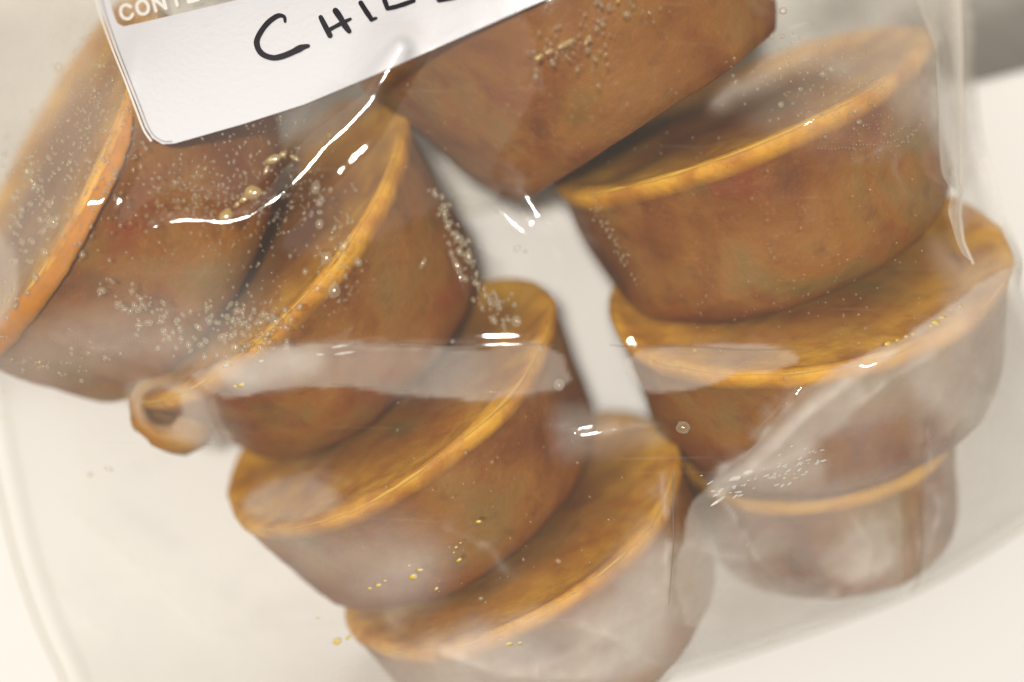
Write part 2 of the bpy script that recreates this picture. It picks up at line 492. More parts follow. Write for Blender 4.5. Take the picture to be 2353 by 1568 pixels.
def lattice(scale, seed, amp):
    g = np.random.default_rng(seed).normal(size=(64, 64))
    u = (XD + 400) / scale; v = (YD + 800) / scale
    i = np.floor(u).astype(int); j = np.floor(v).astype(int); a = u - i; b = v - j
    a = a * a * (3 - 2 * a); b = b * b * (3 - 2 * b)
    i %= 63; j %= 63
    return amp * (g[j, i] * (1 - a) * (1 - b) + g[j, i + 1] * a * (1 - b) + g[j + 1, i] * (1 - a) * b + g[j + 1, i + 1] * a * b)
def line_dist(px, py, pts):
    best = np.full(px.shape, 1e9); tt = np.zeros(px.shape)
    L = 0; tot = sum(math.dist(pts[i], pts[i + 1]) for i in range(len(pts) - 1))
    for i in range(len(pts) - 1):
        ax, ay = pts[i]; ex, ey = pts[i + 1][0] - ax, pts[i + 1][1] - ay
        l = math.hypot(ex, ey)
        t = np.clip(((px - ax) * ex + (py - ay) * ey) / (l * l), 0, 1)
        d = np.hypot(px - ax - t * ex, py - ay - t * ey); m = d < best
        best = np.where(m, d, best); tt = np.where(m, (L + t * l) / tot, tt); L += l
    return best, tt
# creases: points, height in mm, half width in chart units, tip power
CREASES = [
 ([(900, 160), (1010, 95), (1120, 40)], 0.7, 22),
 ([(720, 792), (900, 800), (1060, 797), (1290, 792)], 0.9, 18),
 ([(1020, 420), (1130, 470), (1230, 560), (1290, 660)], 1.1, 30), ([(1180, 400), (1240, 500), (1360, 560)], 0.9, 26),
 ([(1400, 792), (1640, 800), (1850, 806)], 0.8, 20),
 ([(740, 885), (960, 905), (1190, 915), (1320, 905)], 0.6, 20),
 ([(1240, 980), (1330, 1000), (1430, 985), (1540, 975)], 1.0, 16),
 ([(1860, 880), (1760, 980), (1640, 1105)], 2.2, 22),
 ([(2210, 700), (2000, 850), (1850, 960), (1700, 1110)], 1.6, 26),
 ([(1540, 1080), (1545, 1250), (1530, 1420)], 2.2, 22),
 ([(1640, 1110), (1690, 1190), (1720, 1290), (1800, 1350)], 1.8, 20),
 ([(2120, 960), (2115, 1120), (2118, 1240), (2090, 1370)], 2.6, 20),
 ([(2060, 1160), (2090, 1260), (2085, 1360)], 2.0, 14),
 ([(1950, 1180), (2000, 1260), (1980, 1340)], 1.6, 22),
 ([(1800, 1330), (1900, 1345)], 1.6, 12), ([(1550, 1240), (1700, 1300), (1820, 1390)], 1.4, 22), ([(1650, 1500), (1820, 1420), (2050, 1290)], 1.3, 26), ([(1950, 960), (2040, 880), (2180, 800)], 1.4, 22), ([(2130, 1020), (2230, 960), (2330, 930)], 1.2, 26), ([(2160, 1200), (2280, 1120), (2360, 1080)], 1.1, 24),
 ([(950, 1480), (1150, 1550), (1400, 1560)], 1.4, 26), ([(1300, 1430), (1420, 1470), (1520, 1560)], 1.4, 24), ([(1000, 1200), (1120, 1260), (1180, 1340)], .8, 24),
 ([(2240, -60), (2225, 150), (2200, 330), (2180, 460), (2186, 560), (2200, 610)], 2.4, 16),
 ([(2150, -60), (2140, 140), (2150, 300), (2190, 500)], 1.8, 26),
 ([(2120, 140), (2110, 240), (2020, 330), (1900, 400)], 0.7, 20),
 ([(1640, 250), (1760, 140), (1900, 60)], 1.0, 20), 
 ([(540, 1180), (600, 1105), (720, 1080), (800, 1120)], 0.8, 26),
 ([(120, 1130), (260, 1250), (430, 1400), (620, 1520)], 0.8, 34), ([(60, 1300), (200, 1420), (300, 1480)], 0.7, 30),
 ([(500, 1250), (480, 1330), (440, 1420)], 0.5, 26), ([(430, 1440), (620, 1450), (820, 1440)], 0.5, 30),
 ([(860, 1400), (1050, 1520), (1100, 1600)], 0.9, 40), ([(1200, 1560), (1330, 1500), (1480, 1400)], 0.9, 36),
 ([(1700, 1420), (1900, 1400), (2080, 1340), (2250, 1240)], 0.7, 40),
 ([(2200, 700), (2260, 900), (2280, 1150)], 0.9, 40), ([(2150, 800), (2190, 980), (2180, 1150)], 0.7, 34),
 ([(0, 560), (40, 620), (50, 680), (20, 760)], 0.8, 18),
 ([(330, 300), (260, 430), (180, 560), (120, 680)], 0.3, 14),
 ([(0, 760), (200, 800), (450, 830), (560, 800)], 0.7, 40), ([(420, 850), (330, 880), (290, 930)], 0.9, 20), ([(470, 890), (520, 1000), (540, 1060)], 0.9, 20),
 ([(1620, 1120), (1760, 1080), (1900, 1030)], 0.8, 14), ([(1640, 1150), (1690, 1120)], 1.0, 8),
]
for pts, hmm, w in CREASES:
    d, t = line_dist(XD, YD, pts)
    env = np.clip(np.minimum(t, 1 - t) * 5 + 0.25, 0, 1)
    ZFILM = ZFILM + hmm * 0.0007 * env * np.exp(-(np.sqrt((d / w) ** 2 + 0.05) - 0.22) * 1.5)
# creases drawn tight between two points: their crest runs so that it catches the ceiling lamp
LAMP = Vector((-0.065, 0.02, 1.30)); EYE = Vector((0, 0, CAM_Z))
def crest_slope(p):
    h = (EYE - p).normalized() + (LAMP - p).normalized()
    return h.x / h.z, h.y / h.z
def w2(x, y, z=0.082):
    return P(x, y, z)
TIGHT = [
 ([(925, 120, 10), (890, 175, 16), (850, 240, 20), (800, 290, 58), (745, 335, 44), (700, 392, 26), (640, 452, 22), (575, 500, 20), (520, 514, 15), (465, 510, 15), (425, 508, 30), (390, 512, 52), (362, 526, 26)], 1.7, 60),
 
 ([(1330, 1003, 6), (1375, 998, 9), (1425, 985, 6)], 0.7, 24),
 ([(1815, 74, 8), (1835, 66, 10), (1855, 58, 7)], 0.7, 26), ([(1760, -10, 14), (1810, 0, 18), (1850, -14, 14)], 0.8, 30),
 ([(1840, 288, 7), (1880, 272, 8)], 0.5, 22),
 ([(2091, 378, 7), (2110, 415, 9), (2168, 452, 7)], 0.8, 26),
]
for pts, hmm, band in TIGHT:
    q = [w2(x, y) for x, y, _ in pts]
    mid = min(5, len(q) // 2)
    i0 = np.unravel_index(np.argmin((XD - pts[mid][0]) ** 2 + (YD - pts[mid][1]) ** 2), XD.shape)
    zl = [0.0] * len(q); zl[mid] = float(Z_TAUT[i0])
    for i in list(range(mid + 1, len(q))) + list(range(mid - 1, -1, -1)):
        j = i - 1 if i > mid else i + 1
        m_ = (q[i] + q[j]) / 2; gx_, gy_ = crest_slope(m_)
        zl[i] = zl[j] - gx_ * (q[i].x - q[j].x) - gy_ * (q[i].y - q[j].y)
    best = np.full(X.shape, 1e9); zz_ = np.zeros(X.shape); ww_ = np.full(X.shape, 20.0); te = np.zeros(X.shape)
    for i in range(len(pts) - 1):
        ax, ay, aw = pts[i]; bx2, by2, bw = pts[i + 1]
        ex, ey = bx2 - ax, by2 - ay
        tr_ = ((XD - ax) * ex + (YD - ay) * ey) / (ex * ex + ey * ey); t = np.clip(tr_, 0, 1)
        d = np.hypot(XD - ax - t * ex, YD - ay - t * ey); m = d < best
        best = np.where(m, d, best); zz_ = np.where(m, zl[i] * (1 - t) + zl[i + 1] * t, zz_); ww_ = np.where(m, aw * (1 - t) + bw * t, ww_)
    k_ = np.exp(-(best / band) ** 2)
    ZFILM = np.where(inside, ZFILM * (1 - k_) + (zz_ + hmm * 0.0012 * (1 + lattice(70, 31, 0.03)) * np.exp(-(best / (ww_ * 2.5)) ** 3)) * k_, ZFILM)
# many small random wrinkles, stronger where the film hangs free
free = np.clip((Z_TAUT - obs) / 0.006, 0, 1)
lab_d, _ = line_dist(XD, YD, [(420, 150), (700, 60), (1000, -60)])
calm = np.clip((lab_d - 120) / 160, 0.0, 1)
cen_d, _ = line_dist(XD, YD, [(560, 480), (900, 420), (1300, 380)])
calm = calm * np.clip((cen_d - 60) / 260, 0.12, 1)
rw = random.Random(5)
for k in range(230):
    cx_, cy_ = rw.uniform(-80, 2420), rw.uniform(-80, 1650)
    a = rw.choice([0.1, -0.5, -0.8, 1.2, 2.4]) + rw.uniform(-0.5, 0.5)
    L = rw.uniform(60, 260); w = rw.uniform(10, 34)
    bend = rw.uniform(-0.25, 0.25)
    pts = [(cx_ + math.cos(a + bend * q) * L * q, cy_ + math.sin(a + bend * q) * L * q) for q in (-.5, -.25, 0, .25, .5)]
    m = (np.abs(XD - cx_) < L) & (np.abs(YD - cy_) < L)
    if not m.any(): continue
    d, t = line_dist(XD[m], YD[m], pts)
    env = np.clip(np.minimum(t, 1 - t) * 3, 0, 1)
    ZFILM[m] += rw.choice([1, -1, 1]) * rw.uniform(.00006, .00024) * env * np.exp(-(d / w) ** 2 * 1.2) * (0.35 + 0.65 * free[m]) * calm[m]
ZFILM = np.where(inside, ZFILM, Z_SEAM)

def bil(A, x, y):
    u = (x - GX0) / GS; v = (y - GY0) / GS
    u = min(max(u, 0), nx - 1.001); v = min(max(v, 0), ny - 1.001)
    i, j = int(u), int(v); a, b = u - i, v - j
    return A[j, i] * (1 - a) * (1 - b) + A[j, i + 1] * a * (1 - b) + A[j + 1, i] * (1 - a) * b + A[j + 1, i + 1] * a * b
def on_film(xd, yd, off=0.0):
    z = 0.07
    for _ in range(5):
        p = P(xd, yd, z); z = bil(ZFILM, p.x, p.y) + off
    return P(xd, yd, z)

# frost plus reflected glare painted in as milky colour: polygon, density, softness
FROST_GLARE = [
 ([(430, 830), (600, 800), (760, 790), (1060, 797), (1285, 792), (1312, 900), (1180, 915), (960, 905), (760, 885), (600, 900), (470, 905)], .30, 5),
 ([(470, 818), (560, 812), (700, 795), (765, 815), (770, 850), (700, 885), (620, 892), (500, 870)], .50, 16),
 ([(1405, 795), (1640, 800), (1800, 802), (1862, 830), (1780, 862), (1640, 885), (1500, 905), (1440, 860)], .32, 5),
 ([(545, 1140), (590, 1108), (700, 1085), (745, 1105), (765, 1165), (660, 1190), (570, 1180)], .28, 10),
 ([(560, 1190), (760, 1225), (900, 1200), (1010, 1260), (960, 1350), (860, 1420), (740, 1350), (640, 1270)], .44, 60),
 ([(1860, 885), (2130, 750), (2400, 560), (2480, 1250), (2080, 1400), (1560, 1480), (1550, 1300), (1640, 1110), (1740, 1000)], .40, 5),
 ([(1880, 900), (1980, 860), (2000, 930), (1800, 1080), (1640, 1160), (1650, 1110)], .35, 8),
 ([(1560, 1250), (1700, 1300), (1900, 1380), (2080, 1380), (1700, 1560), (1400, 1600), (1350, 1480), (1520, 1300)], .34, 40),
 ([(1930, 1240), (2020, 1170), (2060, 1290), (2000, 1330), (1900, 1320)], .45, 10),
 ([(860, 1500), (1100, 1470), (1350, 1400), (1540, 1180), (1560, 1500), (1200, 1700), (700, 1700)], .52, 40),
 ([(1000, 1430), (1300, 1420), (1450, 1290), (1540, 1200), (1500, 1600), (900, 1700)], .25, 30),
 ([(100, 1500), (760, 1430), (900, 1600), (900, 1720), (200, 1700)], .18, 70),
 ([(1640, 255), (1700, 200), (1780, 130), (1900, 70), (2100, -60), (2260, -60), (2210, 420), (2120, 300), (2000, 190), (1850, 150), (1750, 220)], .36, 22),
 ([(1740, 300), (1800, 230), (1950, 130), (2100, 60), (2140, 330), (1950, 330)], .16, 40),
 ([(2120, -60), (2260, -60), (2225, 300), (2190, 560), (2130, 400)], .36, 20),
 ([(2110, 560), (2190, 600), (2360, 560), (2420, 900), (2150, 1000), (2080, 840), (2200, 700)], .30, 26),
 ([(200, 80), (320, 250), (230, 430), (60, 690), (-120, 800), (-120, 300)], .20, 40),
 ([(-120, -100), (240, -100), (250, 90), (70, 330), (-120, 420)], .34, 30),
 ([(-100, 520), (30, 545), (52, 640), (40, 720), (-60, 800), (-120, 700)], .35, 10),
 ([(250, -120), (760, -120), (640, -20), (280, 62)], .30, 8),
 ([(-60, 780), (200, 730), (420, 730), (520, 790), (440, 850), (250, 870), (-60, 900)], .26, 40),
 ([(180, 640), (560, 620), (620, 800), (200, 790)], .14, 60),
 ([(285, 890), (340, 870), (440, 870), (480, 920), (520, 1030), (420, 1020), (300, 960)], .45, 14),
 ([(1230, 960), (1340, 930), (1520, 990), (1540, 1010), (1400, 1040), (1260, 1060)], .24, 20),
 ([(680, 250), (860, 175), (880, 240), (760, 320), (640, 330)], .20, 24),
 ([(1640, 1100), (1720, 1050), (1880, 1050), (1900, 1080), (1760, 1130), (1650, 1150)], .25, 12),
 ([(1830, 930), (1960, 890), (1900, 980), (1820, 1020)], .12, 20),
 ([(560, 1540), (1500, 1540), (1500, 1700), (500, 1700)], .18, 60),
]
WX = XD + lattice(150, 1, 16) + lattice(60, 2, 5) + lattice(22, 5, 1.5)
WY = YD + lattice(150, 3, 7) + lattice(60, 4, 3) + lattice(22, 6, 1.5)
frost_glare = np.zeros(X.shape)
for poly, d, soft in FROST_GLARE:
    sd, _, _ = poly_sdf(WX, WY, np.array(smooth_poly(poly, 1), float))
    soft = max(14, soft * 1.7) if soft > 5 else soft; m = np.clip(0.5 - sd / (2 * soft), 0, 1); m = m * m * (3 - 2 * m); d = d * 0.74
    frost_glare = 1 - (1 - frost_glare) * (1 - d * m * np.clip(1 + lattice(120, int(d * 1000 + soft), 0.16) + lattice(44, int(soft + 7), 0.06), 0.1, 1.6))
for pts, hmm, w in CREASES:                # pale lines painted along creases: fold highlights as well as stress whitening
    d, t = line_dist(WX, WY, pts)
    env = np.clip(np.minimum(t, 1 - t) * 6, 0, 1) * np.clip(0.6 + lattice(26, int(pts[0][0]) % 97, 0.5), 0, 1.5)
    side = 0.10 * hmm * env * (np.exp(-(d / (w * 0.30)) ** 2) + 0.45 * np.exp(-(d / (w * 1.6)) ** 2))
    frost_glare = 1 - (1 - frost_glare) * (1 - np.clip(side, 0, 0.4))
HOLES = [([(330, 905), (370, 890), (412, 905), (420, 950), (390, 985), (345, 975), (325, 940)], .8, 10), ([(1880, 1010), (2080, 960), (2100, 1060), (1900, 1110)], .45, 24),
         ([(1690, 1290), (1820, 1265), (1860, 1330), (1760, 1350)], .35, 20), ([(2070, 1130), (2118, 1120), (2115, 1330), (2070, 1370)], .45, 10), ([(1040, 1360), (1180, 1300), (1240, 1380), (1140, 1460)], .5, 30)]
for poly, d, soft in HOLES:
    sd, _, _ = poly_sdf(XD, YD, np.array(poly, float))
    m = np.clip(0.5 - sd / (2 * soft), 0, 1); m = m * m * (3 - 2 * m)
    frost_glare = frost_glare * (1 - d * m)

bag = empty("freezer_bag", (0, 0, 0), "clear plastic freezer bag with a white write on label, filled with frozen chili", "freezer bag")

def grid_sheet(name, px, py, keep_sd, bx, by, zarr, mat, parent, attr=None, solid=None, smooth=True):
    """mesh the cells of a grid that lie inside an outline, edge points moved onto it"""
    h_, w_ = px.shape
    ins = keep_sd < 0
    cell = ins[:-1, :-1] | ins[1:, :-1] | ins[:-1, 1:] | ins[1:, 1:]
    step = abs(px[0, 1] - px[0, 0])
    cell &= (keep_sd[:-1, :-1] < step * 1.2) & (keep_sd[1:, 1:] < step * 1.2) & (keep_sd[1:, :-1] < step * 1.2) & (keep_sd[:-1, 1:] < step * 1.2)
    used = np.zeros((h_, w_), bool)
    used[:-1, :-1] |= cell; used[1:, :-1] |= cell; used[:-1, 1:] |= cell; used[1:, 1:] |= cell
    out = used & (keep_sd > 0)
    qx = np.where(out, bx, px); qy = np.where(out, by, py)
    idx = -np.ones((h_, w_), int); idx[used] = np.arange(used.sum())
    jj, ii = np.nonzero(cell)
    faces = np.stack([idx[jj, ii], idx[jj, ii + 1], idx[jj + 1, ii + 1], idx[jj + 1, ii]], 1).tolist()
    pts = zarr(qx[used], qy[used], used)
    o = link_mesh(name, pts, faces, mat, parent, smooth)
    if attr is not None:
        a = o.data.attributes.new("frost_glare", 'FLOAT', 'POINT'); a.data.foreach_set("value", attr[used].astype(float).tolist())
    return o
SD2, BX, BY = poly_sdf(X, Y, OUT)
def front_pts(qx, qy, used):
    z = np.where(SD2[used] > 0, Z_SEAM, ZFILM[used])
    return list(zip(qx.tolist(), qy.tolist(), z.tolist()))
front = grid_sheet("front_film", X, Y, SD2, BX, BY, front_pts, M_FILM, bag, frost_glare)
ZB = 0.0008 + (Z_SEAM - 0.0008) * np.exp(np.minimum(SD, 0) / 0.006)
for k in range(60):
    cx_, cy_ = rw.uniform(-.12, .12), rw.uniform(-.09, .09); a = rw.uniform(0, 3.14); L = rw.uniform(.01, .04)
    d, t = line_dist(X, Y, [(cx_, cy_), (cx_ + math.cos(a) * L, cy_ + math.sin(a) * L)])
    ZB += rw.uniform(.0002, .0009) * np.exp(-(d / .0016) ** 2) * np.clip(-SD / .01, 0, 1)
def back_pts(qx, qy, used):
    z = np.where(SD2[used] > 0, Z_SEAM - 0.0004, ZB[used])
    return list(zip(qx.tolist(), qy.tolist(), z.tolist()))
back = grid_sheet("back_film", X, Y, SD2, BX, BY, back_pts, M_BACK, bag, np.full(X.shape, 0.0) + 0.04 * np.exp(np.minimum(SD, 0) / 0.003))
# welded side seam, a thin bead all round, its dark tint in place of refraction
def tube(name, pts, r, mat, parent, closed=False, K=6):
    n = len(pts); v = []; f = []
    for i, p in enumerate(pts):
        a = pts[(i - 1) % n] if closed or i > 0 else p; b = pts[(i + 1) % n] if closed or i < n - 1 else p
        t = (b - a).normalized(); s_ = t.cross(Vector((0, 0, 1))).normalized(); u = s_.cross(t)
        rr = r[i] if isinstance(r, list) else r
        for k in range(K):
            q = 2 * math.pi * k / K
            v.append(p + s_ * math.cos(q) * rr + u * math.sin(q) * rr)
    for i in range(n if closed else n - 1):
        for k in range(K):
            f.append((i * K + k, i * K + (k + 1) % K, ((i + 1) % n) * K + (k + 1) % K, ((i + 1) % n) * K + k))
    return link_mesh(name, v, f, mat, parent)
M_SEAM = film_material("welded_edge", 1.5, 0.10)
for nd in M_SEAM.node_tree.nodes:
    if nd.type == 'BSDF_TRANSPARENT': nd.inputs[0].default_value = (0.80, 0.775, 0.73, 1)
tube("side_seam", [Vector((x, y, Z_SEAM - 0.0002)) for x, y in OUT], 0.00036, M_SEAM, bag, True)

# the front film folds back on itself along the right side
FOLD_D = [(2120, -70), (2226, -70), (2230, 0), (2233, 170), (2222, 300), (2200, 430), (2190, 500), (2190, 560), (2205, 612), (2170, 580), (2150, 470), (2142, 300), (2128, 120)]
FP = np.array([tuple(P(x, y, 0.058))[:2] for x, y in smooth_poly(FOLD_D, 1)])
SF, FX_, FY_ = poly_sdf(X, Y, FP)
def fold_pts(qx, qy, used):
    z = [max(bil(ZFILM, a, b), 0.048) + 0.0012 for a, b in zip(qx.tolist(), qy.tolist())]
    return list(zip(qx.tolist(), qy.tolist(), z))
grid_sheet("folded_film", X, Y, SF, FX_, FY_, fold_pts, M_FILM, bag, 0.10 + 0.25 * np.clip(1 + SF / 0.003, 0, 1))
M_EDGE = film_material("film_edge", 3.0, 0.30)
ep = []
for x, y in [(2228, -70), (2231, 0), (2234, 100), (2233, 170), (2222, 300), (2200, 430), (2190, 500), (2189, 560), (2205, 612)]:
    q = P(x, y, 0.058); ep.append(Vector((q.x, q.y, max(bil(ZFILM, q.x, q.y), 0.048) + 0.0013)))
tube("fold_edge", ep, 0.00035, M_EDGE, bag)

# ------------------------------------------------------------------ printed label with writing
LAB_D = [(165, -260), (215, -60), (232, 20), (262, 108), (294, 190), (316, 245), (334, 293), (350, 318), (374, 332), (402, 330), (560, 285), (700, 240), (860, 173), (1000, 112),
         (1130, 54), (1250, 0), (1390, -62), (1520, -120), (1400, -330), (170, -330)]
WIN_D = [(236, -60), (252, 0), (263, 38), (270, 54), (284, 61), (330, 51), (450, 23), (560, -4), (690, -44), (670, -110), (400, -110), (230, -110)]
gx, gy = np.meshgrid(np.arange(120, 1560, 4.0), np.arange(-300, 350, 4.0))
sa, ax_, ay_ = poly_sdf(gx, gy, np.array(LAB_D, float))
sb, bx_, by_ = poly_sdf(gx, gy, np.array(WIN_D, float))
sl = np.maximum(sa, -sb); m = sa > -sb
def film_pts(off):
    def f(qx, qy, used):
        return [tuple(on_film(a, b, off)) for a, b in zip(qx.tolist(), qy.tolist())]
    return f
label = grid_sheet("label_panel", gx, gy, sl, np.where(m, ax_, bx_), np.where(m, ay_, by_), film_pts(0.00025), M_LABEL, bag)

def ribbon(name, pts, w, mat, parent, off, res=4.0, wob=0.0, seed=0, round_cap=True):
    """flat stroke lying on the film; w is a width or a list of widths along the stroke"""
    # catmull-rom resample
    P4 = [pts[0]] + list(pts) + [pts[-1]]
    W = w if isinstance(w, list) else [w] * len(pts)
    out = []
    for i in range(len(pts) - 1):
        p0, p1, p2, p3 = P4[i], P4[i + 1], P4[i + 2], P4[i + 3]
        n = max(1, int(math.dist(p1, p2) / res))
        for k in range(n + (i == len(pts) - 2)):
            t = k / n
            q = [0.5 * (2 * p1[c] + (p2[c] - p0[c]) * t + (2 * p0[c] - 5 * p1[c] + 4 * p2[c] - p3[c]) * t * t + (3 * p1[c] - p0[c] - 3 * p2[c] + p3[c]) * t ** 3) for c in (0, 1)]
            out.append((q[0], q[1], W[i] * (1 - t) + W[i + 1] * t))
    v = []; f = []; n = len(out)
    rows = []
    for i, (x, y, ww) in enumerate(out):
        a = out[max(i - 1, 0)]; b = out[min(i + 1, n - 1)]
        tx, ty = b[0] - a[0], b[1] - a[1]; l = math.hypot(tx, ty) or 1; tx /= l; ty /= l
        ww = ww * (1 + wob * noise.noise(Vector((x * .05, y * .05, seed))))
        rows.append((x, y, tx, ty, ww / 2))
    if round_cap:
        x, y, tx, ty, h2 = rows[0]; pre = [(x - tx * h2 * math.sin(q), y - ty * h2 * math.sin(q), tx, ty, h2 * math.cos(q)) for q in (1.35, .9, .45)]
        x, y, tx, ty, h2 = rows[-1]; post = [(x + tx * h2 * math.sin(q), y + ty * h2 * math.sin(q), tx, ty, h2 * math.cos(q)) for q in (.45, .9, 1.35)]
        rows = pre + rows + post
    for x, y, tx, ty, h2 in rows:
        for s_ in (-1, -.4, .4, 1):
            wv = noise.noise(Vector((x * .03, y * .03, seed + s_))) * wob * h2 * 0.5 if abs(s_) == 1 else 0
            v.append(on_film(x - ty * (h2 + wv) * s_, y + tx * (h2 + wv) * s_, off))
    for i in range(len(rows) - 1):
        for k in range(3):
            f.append((i * 4 + k, i * 4 + k + 1, i * 4 + 5 + k, i * 4 + 4 + k))
    return link_mesh(name, v, f, mat, parent)

def film_line(name, pts, r):
    q = []
    for i in range(len(pts) - 1):
        n = max(2, int(math.dist(pts[i], pts[i + 1]) / 12))
        for k in range(n):
            t = k / n; q.append((pts[i][0] * (1 - t) + pts[i + 1][0] * t, pts[i][1] * (1 - t) + pts[i + 1][1] * t + 2.0 * math.sin(len(q) * 0.31)))
    n = len(q)
    tube(name, [on_film(x, y, 0.0001) for x, y in q], [r * math.sin(math.pi * (i + .5) / n) ** .4 for i in range(n)], M_SEAM, bag)
film_line("crease_edge", [(740, 786), (900, 795), (1060, 797), (1290, 791)], 0.00022)
film_line("crease_edge", [(1400, 793), (1640, 800), (1862, 806)], 0.00018)
film_line("crease_edge", [(760, 882), (860, 888), (960, 905)], 0.00018)
film_line("crease_edge", [(2090, 1372), (2112, 1330), (2120, 1240), (2112, 1120)], 0.00020)
film_line("crease_edge", [(1545, 1085), (1548, 1250), (1536, 1400)], 0.00016)
M_LINE = solid_material("grey_print_line", (0.30, 0.25, 0.21), 0.4)
ribbon("border_line", [(222, -60), (239, 18), (268, 104), (300, 187), (322, 243), (340, 290), (355, 313), (376, 325), (396, 325)], 2.2, M_LINE, label, 0.00038, round_cap=False)
ribbon("border_edge", [(-14 + x, y + 1) for x, y in [(224, -60), (241, 20), (270, 106), (303, 189), (326, 250), (344, 297), (362, 324)]], 4.5, M_PRINT, label, 0.00036, round_cap=False)

def lettering(text, ox, oy, ang, hgt, wid, gap, sw):
    ca, sa_ = math.cos(ang), math.sin(ang)
    T = lambda u, v: (ox + ca * u * 1 - (-sa_) * 0 + (-sa_) * 0 + sa_ * 0 + (u * 0) + (v * sa_ * 1.0) * 1.0, oy + sa_ * u - ca * v)
    G = {
     'C': [[(.95, .78), (.72, .97), (.42, 1.0), (.14, .82), (.04, .5), (.14, .18), (.42, 0), (.72, .03), (.95, .22)]],
     'O': [[(.5, 0), (.16, .14), (.03, .5), (.16, .86), (.5, 1), (.84, .86), (.97, .5), (.84, .14), (.5, 0)]],
     'N': [[(.08, 0), (.08, 1)], [(.08, 1), (.92, 0)], [(.92, 0), (.92, 1)]],
     'T': [[(.0, 1), (1, 1)], [(.5, 1), (.5, 0)]],
     'E': [[(.1, 0), (.1, 1)], [(.1, 1), (.9, 1)], [(.1, .52), (.82, .52)], [(.1, 0), (.9, 0)]],
     'S': [[(.9, .82), (.6, 1), (.2, .92), (.12, .7), (.5, .52), (.88, .32), (.8, .08), (.4, 0), (.08, .18)]],
    }
    u = 0
    for ch in text:
        vs_, fs_ = [], []
        first = None
        for st_ in G[ch]:
            o = ribbon("letter", [T(u + a * wid, b * hgt) for a, b in st_], sw, M_PRINT, label, 0.0004 + 0.00003 * len(vs_), res=3.0)
            me = o.data
            n0 = len(vs_)
            vs_ += [v.co.copy() for v in me.vertices]; fs_ += [tuple(n0 + i for i in p.vertices) for p in me.polygons]
            bpy.data.objects.remove(o)
        link_mesh("letter", vs_, fs_, M_PRINT, label)
        u += wid + gap
lettering("CONTENTS", 281, 47, -0.268, 32, 28, 11, 7.5)

INK = {
 "C": [([(655, 50), (653, 39), (641, 36), (627, 43), (612, 56), (599, 74), (590, 94), (593, 112), (605, 126), (627, 133), (648, 130), (670, 121), (692, 110), (708, 106)], [6, 9, 11, 12, 12, 13, 14, 14, 13, 14, 14, 14, 15, 9])],
 "H": [([(737, 40), (746, 58), (758, 82)], [11, 13, 13]), ([(753, 71), (778, 57), (805, 44)], [9, 10, 7]), ([(771, 25), (782, 41), (792, 58), (802, 72)], [13, 14, 15, 11])],
 "I": [([(829, 7), (841, 26), (853, 44)], [12, 12, 12]), ([(853, 46), (864, 42)], [9, 7])],
 "L": [([(866, -60), (878, -16), (890, 19)], [11, 11, 11]), ([(890, 20), (915, 14), (950, 2)], [10, 10, 11])],
 "l": [([(975, -70), (990, -30), (1008, 1)], [11, 11, 9]), ([(1008, 2), (1040, -3), (1060, -12)], [8, 8, 9])],
}
k = 0
for ch, strokes in INK.items():
    vs_, fs_ = [], []
    for pts, w in strokes:
        o = ribbon("marker", pts, w, M_INK, label, 0.00042 + 0.00002 * (k % 4), res=3.0, wob=.15, seed=k); k += 1
        n0 = len(vs_)
        vs_ += [v.co.copy() for v in o.data.vertices]; fs_ += [tuple(n0 + i for i in p.vertices) for p in o.data.polygons]
        bpy.data.objects.remove(o)
    link_mesh("handwritten_letter", vs_, fs_, M_INK, label)

# ------------------------------------------------------------------ skin of orange grease where the left puck's rim presses on the film
def slab(name, pts, w, mat, parent, off, thick, seed):
    o = ribbon(name, pts, w, mat, None, off, res=9.0, wob=.14, seed=seed)
    sm = o.modifiers.new("solid", 'SOLIDIFY'); sm.thickness = thick; sm.offset = -1
    o.parent = parent; o.matrix_parent_inverse = parent.matrix_world.inverted()
    return o
bpy.context.view_layer.update()
slab("rim_skin", [(300, 268), (284, 322), (252, 400), (217, 470), (180, 540), (142, 610), (103, 660), (55, 715), (0, 775), (-60, 835)], [8, 29, 34, 35, 37, 38, 46, 58, 64, 60], M_SCRAP, roots[0][0], -0.0005, 0.0012, 3)

# ------------------------------------------------------------------ droplets, grease and frost on the film
def drop_mesh(A=12, B=6):
    v = [(0, 0, 1)]; f = []
    for i in range(1, B):
        th = math.pi * i / B
        for j in range(A):
            q = 2 * math.pi * j / A
            v.append((math.sin(th) * math.cos(q), math.sin(th) * math.sin(q), math.cos(th)))
    v.append((0, 0, -1)); n = len(v) - 1
    for j in range(A):
        f.append((0, 1 + j, 1 + (j + 1) % A)); f.append((n, 1 + (B - 2) * A + (j + 1) % A, 1 + (B - 2) * A + j))
    for i in range(B - 2):
        for j in range(A):
            f.append((1 + i * A + j, 1 + (i + 1) * A + j, 1 + (i + 1) * A + (j + 1) % A, 1 + i * A + (j + 1) % A))
    return [Vector(p) for p in v], f
DV, DF = drop_mesh()
DVS, DFS = drop_mesh(7, 4)
PX = S * 0.98
def place_drop(xd, yd, rx, ry, ang, thick=0.55, tear=0.0, src=DV, off=-0.00004, seed=0):
    c = on_film(xd, yd, off); ca, sa_ = math.cos(ang), math.sin(ang); out = []
    for p in src:
        k = 1 + 0.22 * noise.noise(Vector((p.x * 1.3, p.y * 1.3, seed)))
        x = p.x * rx * PX * k * (1 - tear * max(0, -p.y) ** 0.7 * 0.75); y = p.y * ry * PX * k * (1 + tear * (0.8 if p.y < 0 else 0))
        out.append(c + Vector((x * ca - y * sa_, x * sa_ + y * ca, (p.z - 1.0) * min(rx, ry) * PX * thick)))
    return out
water_root = bag
